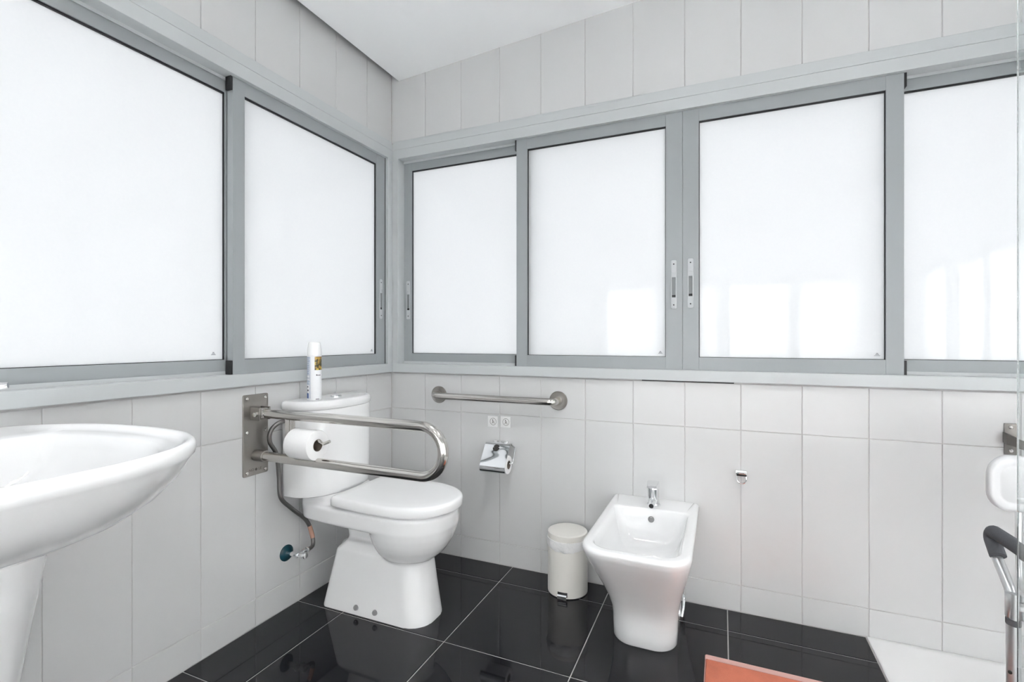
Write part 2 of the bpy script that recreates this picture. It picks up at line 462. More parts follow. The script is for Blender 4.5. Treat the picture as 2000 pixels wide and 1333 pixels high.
def pull_extra(mp, s, n, zc, parent):
    bm = new_bm()
    wbox(bm, mp, s-0.0070, s+0.0070, n+0.0003, n+0.0022, zc-0.040, zc+0.028, 0.0004)
    wbox(bm, mp, s-0.0070, s+0.0070, n+0.0003, n+0.0040, zc+0.024, zc+0.029, 0.0004)
    obj('slider', bm, 'slider', parent)
    bm = new_bm()
    wbox(bm, mp, s-0.0070, s+0.0070, n+0.0003, n+0.0012, zc-0.0515, zc-0.041, 0)
    obj('slot', bm, 'black', parent)
    for dz in (-0.082, 0.082):
        bm = new_bm(); cyl(bm, mp(s, n+0.001, zc+dz), mp(s, n+0.0036, zc+dz), 0.0028, n=10)
        obj('screw', bm, 'dark', parent)

def sash(win, mp, s0, s1, ml, mr, n_face, label, handle=None, hz=None, caps='', mark=True, zs=0.914, dt=0.0):
    """one sliding sash: s0..s1 outer width, ml/mr stile widths, face at n_face"""
    z0, z1 = zs, 1.966-dt; gz0, gz1 = zs+0.0595, 1.908-dt
    nf, nb = n_face, n_face-0.028
    bm = new_bm()
    wbox(bm, mp, s0, s0+ml, nb, nf, z0, z1, 0.0008)
    wbox(bm, mp, s1-mr, s1, nb, nf, z0, z1, 0.0008)
    wbox(bm, mp, s0+ml, s1-mr, nb, nf-0.0006, z0, gz0, 0.0008)
    wbox(bm, mp, s0+ml, s1-mr, nb, nf-0.0006, gz1, z1, 0.0008)
    so_ = obj('sash', bm, 'alu_sash', win, label=label, smooth=False)
    a, b = s0+ml, s1-mr
    bm = new_bm(); e = 0.0032
    for (p, q, r_, t_) in ((a-0.001, b+0.001, gz1-e*1.6, gz1+0.001), (a-0.001, b+0.001, gz0-0.001, gz0+e*0.5), (a-0.001, a+e*0.7, gz0, gz1), (b-e*0.7, b+0.001, gz0, gz1)):
        wbox(bm, mp, p, q, nf-0.014, nf-0.005, r_, t_)
    obj('gasket', bm, 'gasket', so_, smooth=False)
    bm = new_bm(); wbox(bm, mp, a-0.004, b+0.004, nf-0.017, nf-0.012, gz0-0.004, gz1+0.004)
    obj('pane', bm, 'pane', so_, smooth=False, label='frosted glass pane glowing with daylight')
    if mark:
        bm = new_bm(); cx_ = b-0.022 if mark != 'l' else a+0.022
        for (w_, h0, h1) in ((0.0085, 0, 0.0022), (0.0055, 0.003, 0.006), (0.003, 0.0068, 0.0105)):
            wbox(bm, mp, cx_-w_, cx_+w_, nf-0.0121, nf-0.0117, gz0+0.013+h0, gz0+0.013+h1)
        obj('maker_mark', bm, 'markgrey', so_, smooth=False)['kind'] = 'stuff'
    for c in caps:
        se = s0 if c == 'l' else s1; sg = -1 if c == 'l' else 1
        for (h0, h1) in ((z0+0.006, gz0-0.002), (gz1+0.002, z1-0.006)):
            bm = new_bm(); wbox(bm, mp, se, se+sg*0.008, nb+0.001, nf-0.001, h0, h1, 0.001)
            obj('end_cap', bm, 'black', so_)
    if handle is not None:
        pull_handle(mp, handle, nf, hz, so_)
        pull_extra(mp, handle, nf, hz, so_)
    return so_

def window_frame(win, mp, s0, s1, dz=0.0, dt=0.0):
    bm = new_bm(); d0, d1 = -0.10, 0.018
    # head: two strips with a fine groove between, and a bead above
    wbox(bm, mp, s0, s1, d0, d1, 1.957-dt, 2.0035-dt, 0.0008); wbox(bm, mp, s0, s1, d0, d1-0.0006, 2.0045-dt, 2.0375-dt, 0.0008)
    wbox(bm, mp, s0, s1, d0, d1-0.004, 2.0375-dt, 2.0485-dt, 0.002)
    obj('head_frame', bm, 'alu', win, smooth=False)
    bm = new_bm()
    wbox(bm, mp, s0, s1, d0, d1+0.002, 0.8795-dz, 0.9225-dz, 0.002)
    obj('sill_frame', bm, 'alu', win, smooth=False)
    for (a, b) in ((s0, s0+0.034), (s1-0.034, s1)):
        bm = new_bm(); wbox(bm, mp, a, b, d0, d1, 0.9215-dz, 1.9575-dt, 0.0008)
        obj('jamb', bm, 'alu', win, smooth=False)
    # tracks between the sash runs
    for z in (0.9225-dz, 1.9465-dt):
        for (n0, n1, h) in ((-0.0335, -0.0305, 0.011), (-0.070, -0.066, 0.011)):
            bm = new_bm(); wbox(bm, mp, s0+0.034, s1-0.034, n0, n1, z, z+h)
            obj('track', bm, 'alu', win, smooth=False)
    bm = new_bm(); wbox(bm, mp, s0, s1, -0.02, 0.006, 0.8735-dz, 0.8797-dz)
    obj('sealant', bm, 'sealant', win, smooth=False)

NF, NR = 0.0, -0.036
win1 = bpy.data.objects.new('window_1', None); COL.objects.link(win1); win1.location = (1.4, 0, 0.88)
struct(win1, 'long band of four sliding frosted windows above bidet and grab bar')
mp = mapper(True)
window_frame(win1, mp, 0.018, WBX1)
sash(win1, mp, 0.036, 0.762, 0.062, 0.045, NR, 'rear frosted sash in the room corner', 0.078, 1.246, '')
sash(win1, mp, 0.6935, 1.4122, 0.0535, 0.064, NF, 'front frosted sash left of the double pull', 1.3795, 1.265, 'l')
sash(win1, mp, 1.4134, 2.1302, 0.0605, 0.0515, NF, 'front frosted sash right of the double pull', 1.443, 1.268, 'r')
sash(win1, mp, 2.08, 2.823, 0.05, 0.06, NR, 'rear frosted sash beside the shower', None, None, '', mark=False)
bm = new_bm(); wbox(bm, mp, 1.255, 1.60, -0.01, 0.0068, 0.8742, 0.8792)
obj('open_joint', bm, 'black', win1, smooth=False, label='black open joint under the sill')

bm = new_bm(); wbox(bm, mp, 0.0345, 0.0385, -0.045, -0.0375, 0.9225, 1.957)  # black strip painting the dark gap between jamb and corner sash
obj('gap_shade', bm, 'gasket', win1, smooth=False)

win2 = bpy.data.objects.new('window_2', None); COL.objects.link(win2); win2.location = (0, -1.3, 0.88)
struct(win2, 'sliding frosted windows above the toilet and washbasin')
mp = mapper(False)
window_frame(win2, mp, 0.018, -WLY1)
sash(win2, mp, 0.053, 0.888, 0.067, 0.046, NF, 'front frosted sash above the toilet tank', 0.087, 1.245, 'r', mark='l')
bm = new_bm(); wbox(bm, mp, 0.0515, 0.0555, -0.006, 0.0012, 0.9225, 1.957)  # black strip for the gap's shade between jamb and front sash
obj('gap_shade', bm, 'gasket', win2, smooth=False)
sash(win2, mp, 0.84, 1.75, 0.05, 0.06, NR, 'wide rear frosted sash above the washbasin', None, None, '', mark=False)
bm = new_bm()
for (w_, h0, h1) in ((0.0085, 0, 0.0022), (0.0055, 0.003, 0.006), (0.003, 0.0068, 0.0105)):
    wbox(bm, mp, 0.925-w_, 0.925+w_, NR-0.0119, NR-0.0113, 0.9905+h0, 0.9905+h1)
obj('maker_mark', bm, 'markgrey', win2, smooth=False)['kind'] = 'stuff'
sash(win2, mp, 1.7512, 2.625, 0.06, 0.06, NR, 'rear frosted sash beside the camera', None, None, '', mark=False)

fill_win3 = bpy.data.objects.new('fill_window_3', None); COL.objects.link(fill_win3); fill_win3.location = (1.5, RY, 0.06)  # unseen glazing, added full height to light the room from behind
struct(fill_win3, 'unseen full-height frosted glazing added behind the camera as fill light')
mp = lambda s_, n, z: V(s_, RY+n, z)
window_frame(fill_win3, mp, 0.25, RX-0.25, 0.814, 0.30)
for k, (a, b) in enumerate(((0.284, 0.96), (0.94, 1.58), (1.57, 2.24), (2.22, 2.866))):
    sash(fill_win3, mp, a, b, 0.06, 0.06, NF if k % 2 else NR, 'tall frosted sash of the added fill glazing behind the camera', mark=False, zs=0.10, dt=0.30)
fill_win4 = bpy.data.objects.new('fill_window_4', None); COL.objects.link(fill_win4); fill_win4.location = (RX, -1.7, 0.06)  # unseen glazing added to light the left wall from the shower side
struct(fill_win4, 'unseen tall frosted glazing added beyond the shower as fill light')
mp = lambda s_, n, z: V(RX-n, -s_, z)
window_frame(fill_win4, mp, 0.90, -RY-0.25, 0.814, 0.30)
for k, (a, b) in enumerate(((0.934, 1.51), (1.49, 2.06), (2.05, 2.62), (2.60, 3.166))):
    sash(fill_win4, mp, a, b, 0.06, 0.06, NF if k % 2 else NR, 'tall frosted sash of the added fill glazing beyond the shower', mark=False, zs=0.10, dt=0.30)

# ------------------------------------------------------------------ ceiling downlights (out of view, behind and above the camera)
def downlight(x, y, label):
    z = cz(x)
    t = thing('ceiling_spotlight', (x, y, z-0.012), label, 'spotlight', 'recessed ceiling spotlights')
    bm = new_bm(); h = 0.075
    loft(bm, [rrect(x-h, x+h, y-h, y+h, 0.01, z+0.004), rrect(x-h, x+h, y-h, y+h, 0.01, z-0.010), rrect(x-h+0.006, x+h-0.006, y-h+0.006, y+h-0.006, 0.008, z-0.012)])
    obj('housing', bm, 'chairplastic', t)
    for dx in (-0.034, 0.034):
        for dy in (-0.034, 0.034):
            bm = new_bm(); q = 0.024
            loft(bm, [rrect(x+dx-q, x+dx+q, y+dy-q, y+dy+q, 0.006, z-0.0115), rrect(x+dx-q, x+dx+q, y+dy-q, y+dy+q, 0.006, z-0.0145)])
            obj('lens', bm, 'lamp', t)
    ld = bpy.data.lights.new('spot_beam', 'SPOT'); ld.energy = LAMP_POWER; ld.color = (1.0, 0.99, 0.98)
    ld.spot_size = math.radians(132); ld.spot_blend = 0.8; ld.shadow_soft_size = 0.07
    lo = bpy.data.objects.new('spot_beam', ld); COL.objects.link(lo); lo.parent = t; lo.location = (0, 0, -0.03)
downlight(0.95, -1.12, 'square four-lens ceiling spotlight between toilet and bidet')
downlight(2.00, -1.15, 'square four-lens ceiling spotlight beside the shower screen')
downlight(1.22, -2.45, 'square four-lens ceiling spotlight behind the camera')

# ------------------------------------------------------------------ toilet (faces +X, tank against the left wall)
TY = -0.495
toilet = thing('toilet', (0.33, TY, 0), 'white close-coupled toilet with closed lid in the room corner', 'toilet')

def resample(P, n):
    P = P+[P[0]]; L = [0.0]
    for a, b in zip(P, P[1:]): L.append(L[-1]+(b-a).length)
    out = []; i = 0
    for k in range(n):
        t = L[-1]*k/n
        while L[i+1] < t: i += 1
        out.append(P[i].lerp(P[i+1], (t-L[i])/max(1e-9, L[i+1]-L[i])))
    return out

def egg(hw, xb, xf, xc, back_hw, z, n=40, rb=0.0, off=0.0):
    """D-shaped outline: flat back at xb, half-width hw at xc, front tip at xf"""
    pts = []
    # near side going from the back to the front tip, then far side back
    k = math.sqrt(max(0.0, 1-(back_hw/hw)**2)); ab = (xc-xb)/max(k, 0.05)
    half = []
    m1 = n//3
    for i in range(m1):
        x = xb+(xc-xb)*i/m1
        half.append((x, hw*math.sqrt(max(0, 1-((xc-x)/ab)**2))))
    m2 = n-m1
    for i in range(m2+1):
        a = PI/2*i/m2
        c, s = math.cos(a), math.sin(a)
        half.append((xc+(xf-xc)*(s**0.92), hw*(c**0.92) if i < m2 else 0.0))
    if rb > 0:       # rounded back corners
        b0 = half[0][1]
        corner = [(xb+rb*(1-math.cos(PI/2*j/5)) if False else xb+rb-rb*math.cos(PI/2*j/5), b0-rb+rb*math.sin(PI/2*j/5)) for j in range(5)]
        half = corner+[h for h in half if h[0] > xb+rb]
    out = [Vector((x, TY-y, z)) for x, y in half]+[Vector((x, TY+y, z)) for x, y in reversed(half[:-1])]
    return resample(out, 110)

def remeshed(bm, voxel, smooth_it, name):
    finish(bm, False)
    me = bpy.data.meshes.new('tmp'); bm.to_mesh(me); bm.free()
    o = bpy.data.objects.new('tmp', me); COL.objects.link(o)
    md = o.modifiers.new('r', 'REMESH'); md.mode = 'VOXEL'; md.voxel_size = voxel; md.use_smooth_shade = True
    ms = o.modifiers.new('s', 'SMOOTH'); ms.factor = 0.5; ms.iterations = smooth_it
    dg = bpy.context.evaluated_depsgraph_get()
    m2 = bpy.data.meshes.new_from_object(o.evaluated_get(dg)); bpy.data.objects.remove(o); bpy.data.meshes.remove(me)
    out = bmesh.new(); out.from_mesh(m2); bpy.data.meshes.remove(m2)
    return out

bm = new_bm()
# upper platform and rim slab
P = lambda dz, ins: egg(0.166-ins, 0.035+ins, 0.650-ins, 0.44, 0.140-ins, dz, rb=0.03)
loft(bm, [P(0.346, 0.010), P(0.354, 0.002), P(0.404, 0.0), P(0.412, 0.006)])
# raised seat for the tank
t_ = bmesh.new(); loft(t_, [rrect(0.03, 0.195, TY-0.135, TY+0.135, 0.03, 0.40), rrect(0.03, 0.175, TY-0.13, TY+0.13, 0.03, 0.444)]); join(bm, t_)
# bowl belly
t_ = bmesh.new(); rings = []
for (z, k) in ((0.400, 0.995), (0.375, 0.992), (0.350, 0.978), (0.325, 0.945), (0.300, 0.895), (0.275, 0.825), (0.252, 0.735), (0.232, 0.62), (0.216, 0.48), (0.206, 0.33), (0.201, 0.15)):
    ring = []
    for j in range(48):
        th = 2*PI*j/48; c, s_ = math.cos(th), math.sin(th)
        ax = 0.204 if c > 0 else 0.128
        e_ = 0.92
        ring.append(V(0.446+ax*k*math.copysign(abs(c)**e_, c), TY+0.1655*k*math.copysign(abs(s_)**e_, s_), z))
    rings.append(ring)
loft(t_, rings); join(bm, t_)
# foot: wide at the floor, narrowing upward, flat sides
t_ = bmesh.new()
def foot(x0, x1, hw, z, rf): return rrect(x0, x1, TY-hw, TY+hw, [rf, 0.02, 0.02, rf], z, 8)
loft(t_, [foot(0.112, 0.578, 0.101, 0.0, 0.085), foot(0.114, 0.576, 0.100, 0.01, 0.085), foot(0.140, 0.562, 0.092, 0.12, 0.085), foot(0.166, 0.548, 0.084, 0.228, 0.08), foot(0.20, 0.52, 0.06, 0.262, 0.05)]); join(bm, t_)
# trapway behind the bowl
t_ = bmesh.new(); loft(t_, [rrect(0.20, 0.42, TY-0.046, TY+0.046, 0.03, 0.20), rrect(0.165, 0.42, TY-0.050, TY+0.050, 0.03, 0.375)]); join(bm, t_)
t_ = bmesh.new(); cyl(t_, (0.150, TY, 0.19), (0.30, TY, 0.21), 0.045, n=24); join(bm, t_)
bm = remeshed(bm, 0.005, 7, 'bowl')
for v in bm.verts:
    if v.co.z < 0.004: v.co.z = 0.0
obj('bowl', bm, 'ceramic', toilet, angle=80)
# seat ring shadow line and lid
bm = new_bm(); S = lambda z, i: egg(0.153-i, 0.222+i, 0.640-i, 0.44, 0.135, z)
loft(bm, [S(0.410, 0), S(0.424, 0)]); obj('seat', bm, 'lidplastic', toilet)
bm = new_bm(); L = lambda z, i: egg(0.173-i, 0.203+i, 0.665-i, 0.44, 0.155-i, z, rb=0.012)
loft(bm, [L(0.4205, 0.004), L(0.422, 0.001), L(0.4245, 0.0), L(0.444, 0.0), L(0.450, 0.0015), L(0.4545, 0.006), L(0.4565, 0.014), L(0.458, 0.05), L(0.4585, 0.10)])
obj('lid', bm, 'lidplastic', toilet, angle=50)
for sy in (-1, 1):
    bm = new_bm(); cyl(bm, (0.212, TY+sy*0.07-0.02, 0.428), (0.212, TY+sy*0.07+0.02, 0.428), 0.011, n=16, bev=0.002)
    obj('hinge', bm, 'chrome', toilet)
# tank: flat back, bowed front
def tank_ring(k, z, x0=0.015, add=0.0):
    pts = []; hw = (0.199+add)*k; xs_ = 0.055; ax = (0.131+add)*(0.5+0.5*k); TYT = TY-0.005
    pts.append(V(x0, TYT-hw+0.003, z)); pts.append(V(x0+0.004, TYT-hw+0.001, z)); pts.append(V(x0+0.012, TYT-hw, z))
    n = 36
    for i in range(n+1):
        a = -PI/2+PI*i/n; c, s = math.cos(a), math.sin(a)
        pts.append(V(xs_+ax*abs(c)**0.88, TYT+hw*math.copysign(abs(s)**0.88, s), z))
    pts.append(V(x0+0.012, TYT+hw, z)); pts.append(V(x0+0.004, TYT+hw-0.003, z)); pts.append(V(x0, TYT+hw-0.003, z))
    return pts
bm = new_bm()
loft(bm, [tank_ring(0.92, 0.443), tank_ring(0.96, 0.446), tank_ring(0.97, 0.456), tank_ring(0.99, 0.768), tank_ring(0.96, 0.774)])
obj('tank', bm, 'ceramic', toilet, angle=40)
bm = new_bm()
loft(bm, [tank_ring(0.97, 0.7745), tank_ring(0.998, 0.776), tank_ring(1.0, 0.779, add=0.002), tank_ring(1.0, 0.795, add=0.002), tank_ring(0.985, 0.803, add=0.001), tank_ring(0.955, 0.807), tank_ring(0.90, 0.8085), tank_ring(0.5, 0.809)])
obj('tank_lid', bm, 'ceramic', toilet, angle=40)
bm = new_bm()
lathe(bm, [(0.0225, 0.0), (0.0225, 0.0035), (0.020, 0.005), (0.0185, 0.0045), (0.018, 0.0030), (0.002, 0.0030)], (0.098, TY-0.005, 0.8085), n=28)
fb = obj('flush_button', bm, 'chrome', toilet, label='round chrome flush button')
bm = new_bm()
for x in (0.284, 0.372):
    t_ = bmesh.new(); lathe(t_, [(0.0105, 0), (0.0105, 0.003), (0.0085, 0.0075), (0.004, 0.010), (0.0005, 0.0105)], (x, TY-0.0985, 0.028), (0, -1, 0.08), 16)
    obj('bolt_cap', t_, 'boltcap', toilet, label='dark grey bolt cap')
bm.free()

# ------------------------------------------------------------------ water supply
sup = thing('supply_hose', (0.03, -0.66, 0.18), 'dark braided water hose looping from wall valve up to toilet tank', 'hose')
pts = spline([(0.075, -0.633, 0.226), (0.075, -0.602, 0.232), (0.062, -0.592, 0.268), (0.050, -0.610, 0.330), (0.040, -0.672, 0.395), (0.032, -0.716, 0.450),
              (0.030, -0.722, 0.530), (0.032, -0.735, 0.615), (0.034, -0.766, 0.668), (0.036, -0.764, 0.708), (0.040, -0.735, 0.732), (0.046, -0.700, 0.738)], 8)
bm = new_bm(); tube(bm, pts, 0.0078, 12); obj('braided_tube', bm, 'hose', sup)
bm = new_bm(); tube(bm, pts[14:22], 0.0086, 12); obj('sleeve', bm, 'hose_sleeve', sup, label='worn copper coloured sleeve')
bm = new_bm(); cyl(bm, pts[-4], pts[-1]+V(0.001, 0.003, 0), 0.011, n=12, bev=0.001); obj('coupling', bm, 'chrome', sup)
bm = new_bm(); cyl(bm, pts[0], pts[2], 0.0105, n=8, bev=0.001); obj('coupling', bm, 'chrome', sup)
val = thing('stop_valve', (0.03, -0.662, 0.18), 'chrome stop valve on a round teal rosette low beside the toilet', 'valve')
bm = new_bm(); lathe(bm, [(0.031, 0), (0.031, 0.003), (0.027, 0.007), (0.014, 0.011), (0.012, 0.011)], (0.0005, -0.662, 0.214), (1, 0, 0), 28); obj('rosette', bm, 'teal', val)
bm = new_bm(); cyl(bm, (0.008, -0.662, 0.214), (0.075, -0.655, 0.216), 0.009, n=16, bev=0.001); cyl(bm, (0.058, -0.672, 0.214), (0.062, -0.632, 0.222), 0.0095, n=16, bev=0.001)
obj('valve_body', bm, 'chrome', val)
bm = new_bm(); cyl(bm, (0.072, -0.657, 0.215), (0.094, -0.655, 0.217), 0.013, n=8, bev=0.002); obj('knob', bm, 'chrome', val)

# ------------------------------------------------------------------ spray can on the tank
CXN, CYN, CZN = 0.100, -0.618, 0.8092
can = thing('spray_can', (CXN, CYN, CZN), 'tall white aerosol can with flower picture standing on the toilet tank', 'spray can')
R_ = 0.0262
bm = new_bm(); lathe(bm, [(R_-0.002, 0), (R_-0.0005, 0.001), (R_, 0.003), (R_, 0.170), (R_-0.0015, 0.174)], (CXN, CYN, CZN), n=36); obj('can_body', bm, 'canwhite', can)
bm = new_bm(); lathe(bm, [(R_-0.0015, 0.174), (R_-0.0002, 0.175), (R_-0.0004, 0.195), (R_-0.003, 0.212), (R_-0.0045, 0.222), (R_-0.007, 0.2245), (R_-0.014, 0.2245)], (CXN, CYN, CZN), n=36); cap_ = obj('cap', bm, 'lidplastic', can)
def patch(bm, a0, a1, z0, z1, rr, n=10):
    """curved patch on the can; angles in degrees, 0 = towards the camera, positive to the right of it"""
    base = math.atan2(cam.location.y-CYN, cam.location.x-CXN)
    ri, ro = [], []
    for k in range(n+1):
        a = base+math.radians(a0+(a1-a0)*k/n)
        for lst, r in ((ri, rr-0.0012), (ro, rr)):
            lst.append([V(CXN+r*math.cos(a), CYN+r*math.sin(a), CZN+z0), V(CXN+r*math.cos(a), CYN+r*math.sin(a), CZN+z1)])
    rings = [[ri[k][0], ro[k][0], ro[k][1], ri[k][1]] for k in range(n+1)]
    loft(bm, rings)
bm = new_bm(); patch(bm, 2, 78, 0.117, 0.169, R_+0.0004); obj('picture', bm, 'picture', can, label='yellow and dark flower picture')
bm = new_bm(); patch(bm, -88, -52, 0.008, 0.028, R_+0.0004); obj('blue_panel', bm, 'canblue', can)
bm = new_bm()
random.seed(3)
for k in range(26):
    z = 0.165-k*0.0042
    if k in (17, 18, 20): continue
    a1 = -42-random.random()*6
    patch(bm, -88+random.random()*4, a1, z, z+0.0018, R_+0.0003, 6)
patch(bm, -38, -35, 0.008, 0.168, R_+0.0003, 2)
obj('small_print', bm, 'canline', can)['kind'] = 'stuff'
bm = new_bm()
for (a, b_) in ((14, 22), (24, 28), (30, 33), (35, 40), (42, 46), (48, 54)): patch(bm, a, b_, 0.0955, 0.1005 if a < 20 else 0.0988, R_+0.0004, 3)
patch(bm, 10, 40, 0.004, 0.0065, R_+0.0004, 5)
patch(bm, -70, -52, 0.036, 0.042, R_+0.0004, 4); patch(bm, -72, -56, 0.050, 0.055, R_+0.0004, 4)
obj('printed_word', bm, 'ink', can)['kind'] = 'stuff'

# ------------------------------------------------------------------ folding support rail
RYY = -0.800; RZU, RZL = 0.779, 0.625; RT = 0.0165
rail = thing('folding_grab_rail', (0.0, RYY, 0.55), 'brushed steel hinged grab rail loop projecting beside the toilet', 'grab rail')
bm = new_bm()
def pl(nn, i): return [V(nn, p.x, p.y) for p in rrect(-0.852+i, -0.748-i, 0.5535+i, 0.846-i, 0.006, 0, 4)]
loft(bm, [pl(0.0006, 0), pl(0.0035, 0), pl(0.0045, 0.001)])
obj('wall_plate', bm, 'steel_plate', rail)
for (y_, z_) in ((-0.838, 0.832), (-0.762, 0.832), (-0.838, 0.712), (-0.762, 0.712), (-0.838, 0.567), (-0.762, 0.567)):
    bm = new_bm(); lathe(bm, [(0.0065, 0), (0.0065, 0.0012), (0.005, 0.0035), (0.0028, 0.0042), (0.0026, 0.0028), (0.0003, 0.0028)], (0.0043, y_, z_), (1, 0, 0), 14)
    obj('screw', bm, 'screw', rail)
loop = [(0.052, RYY, RZU), (0.10, RYY, RZU)]
rad = (RZU-RZL)/2; xc = 0.790-rad
path = [V(0.052, RYY, RZU), V(0.3, RYY, RZU), V(0.55, RYY, RZU)]
for k in range(25):
    a = PI/2-PI*k/24; path.append(V(xc+rad*math.cos(a), RYY, (RZU+RZL)/2+rad*math.sin(a)))
path += [V(0.55, RYY, RZL), V(0.3, RYY, RZL), V(0.040, RYY, RZL)]
bm = new_bm(); tube(bm, path, RT, 24); obj('loop_bar', bm, 'steel', rail, angle=60)
for (y0_, y1_) in ((-0.024, -0.019), (0.019, 0.024)):
    bm = new_bm(); box(bm, (0.004, RYY+y0_, RZU-0.024), (0.050, RYY+y1_, RZU+0.022), 0.001); obj('hinge_cheek', bm, 'steel_plate', rail)
bm = new_bm(); cyl(bm, (0.040, RYY-0.0185, RZU-0.001), (0.040, RYY+0.0185, RZU-0.001), 0.0205, n=24, bev=0.001)
obj('hinge_barrel', bm, 'steel', rail)
bm = new_bm(); cyl(bm, (0.036, RYY-0.034, RZU-0.002), (0.036, RYY-0.022, RZU-0.002), 0.009, n=6, bev=0.001)
obj('pivot_bolt', bm, 'screw', rail)
bm = new_bm(); cyl(bm, (0.004, RYY, RZL), (0.052, RYY, RZL), 0.0205, n=24, bev=0.001); obj('rest_socket', bm, 'steel_plate', rail)
for (txt, dy) in (('NO', -0.0185), ('LE', 0.0165)):
    mt = text_bm(txt, 0.0135, Matrix.Translation((0.0047, RYY+dy, 0.5735)) @ Matrix.Rotation(PI/2, 4, 'Z') @ Matrix.Rotation(PI/2, 4, 'X'), 0.0001)
    obj('engraved_name', mt, 'etch', rail, smooth=False)['kind'] = 'stuff'
bm = new_bm(); cyl(bm, (0.0044, RYY+0.0005, 0.5735), (0.0048, RYY+0.0005, 0.5735), 0.0048, n=16); obj('engraved_dot', bm, 'etch', rail)
# roll bracket hung between the two bars
bm = new_bm()
box(bm, (0.150, RYY-0.003, RZL+0.010), (0.170, RYY+0.003, RZU-0.010), 0.0008)
obj('bracket_strip', bm, 'steel', rail)
bm = new_bm()
box(bm, (0.176, RYY-0.002, RZL+0.010), (0.190, RYY+0.004, RZU-0.010), 0.0008)
obj('bracket_strip', bm, 'steel', rail)
rodz = 0.6995
bm = new_bm(); tube(bm, arc_path([(0.165, RYY, rodz), (0.298, RYY, rodz), (0.322, RYY, rodz-0.008), (0.350, RYY, rodz+0.003)], 0.012, 5), 0.0055, 10); obj('roll_rod', bm, 'steel', rail)
def paper_roll(name, c, axis, R, L, rc, label, group, parentless=True):
    t = thing(name, (c[0], c[1], c[2]-R), label, 'toilet roll', group)
    ax = Vector(axis).normalized(); c = Vector(c)
    bm = new_bm()
    pr = [(rc, -L/2), (R-0.003, -L/2), (R-0.001, -L/2+0.001), (R, -L/2+0.004), (R, L/2-0.004), (R-0.001, L/2-0.001), (R-0.003, L/2), (rc, L/2)]
    rings = [ring_at(c+ax*h, ax, r, 40) for r, h in pr]
    rings.append([p.copy() for p in rings[0]])
    loft(bm, rings, False, False)
    obj('paper', bm, 'paper', t)
    bm = new_bm()
    pr = [(rc, -L/2-0.0005), (rc, L/2+0.0005), (rc-0.0012, L/2+0.0005), (rc-0.0012, -L/2-0.0005), (rc, -L/2-0.0005)]
    loft(bm, [ring_at(c+ax*h, ax, r, 28) for r, h in pr], False, False)
    obj('core', bm, 'card', t)
    return t
paper_roll('toilet_roll', (0.247, RYY-0.001, rodz-0.0145), (1, 0, 0), 0.0515, 0.104, 0.0205, 'white toilet roll hanging on the hinged steel rail', None)

# ------------------------------------------------------------------ straight grab bar on the back wall
gb = thing('grab_bar', (0.59, -0.03, 0.73), 'straight brushed steel grab bar under the window on two round flanges', 'grab bar')
bm = new_bm(); zg = 0.7755
tube(bm, arc_path([(0.284, -0.006, zg), (0.284, -0.062, zg), (0.895, -0.062, zg-0.0015), (0.895, -0.006, zg-0.0015)], 0.035, 10), 0.0158, 20); obj('bar', bm, 'steel', gb, angle=60)
for x in (0.284, 0.895):
    bm = new_bm(); lathe(bm, [(0.0415, 0), (0.0415, 0.0055), (0.0400, 0.0075), (0.0385, 0.0070), (0.020, 0.0072), (0.0195, 0.010), (0.016, 0.0105)], (x, -0.0006, zg-0.001), (0, -1, 0), 36)
    fl = obj('flange', bm, 'steel_plate', gb)

# stickers
def sticker(x0, x1, z0, z1, label):
    t = thing('wall_sticker', ((x0+x1)/2, -0.001, z0), label, 'sticker', 'small square stickers under the grab bar')
    bm = new_bm(); box(bm, (x0, -0.0016, z0), (x1, -0.0005, z1), 0.0003); obj('film', bm, 'sticker', t)
    cx_, cz_ = (x0+x1)/2+0.002, (z0+z1)/2
    bm = new_bm()
    o = [ring_at((cx_, yy, cz_), (0, -1, 0), r, 28) for r, yy in ((0.0165, -0.0014), (0.0165, -0.0019), (0.0150, -0.0019), (0.0150, -0.0014))]
    loft(bm, o, False, False)
    # little seated figure crossed by a bar
    lathe(bm, [(0.0026, 0.0), (0.0026, 0.0006)], (cx_-0.002, -0.0014, cz_+0.0075), (0, -1, 0), 12)
    tube(bm, [(cx_-0.002, -0.0018, cz_+0.004), (cx_-0.001, -0.0018, cz_-0.003), (cx_+0.005, -0.0018, cz_-0.004), (cx_+0.006, -0.0018, cz_-0.009)], 0.0013, 6)
    tube(bm, [(cx_-0.001, -0.0018, cz_-0.003), (cx_-0.006, -0.0018, cz_-0.009)], 0.0012, 6)
    tube(bm, [(cx_-0.0015, -0.0018, cz_+0.001), (cx_+0.006, -0.0018, cz_+0.002)], 0.0010, 6)
    obj('pictogram', bm, 'etch', t)['kind'] = 'stuff'
sticker(0.549, 0.600, 0.6355, 0.6865, 'left of two small square pictogram stickers under the grab bar')
sticker(0.6145, 0.6645, 0.637, 0.6885, 'right of two small square pictogram stickers under the grab bar')

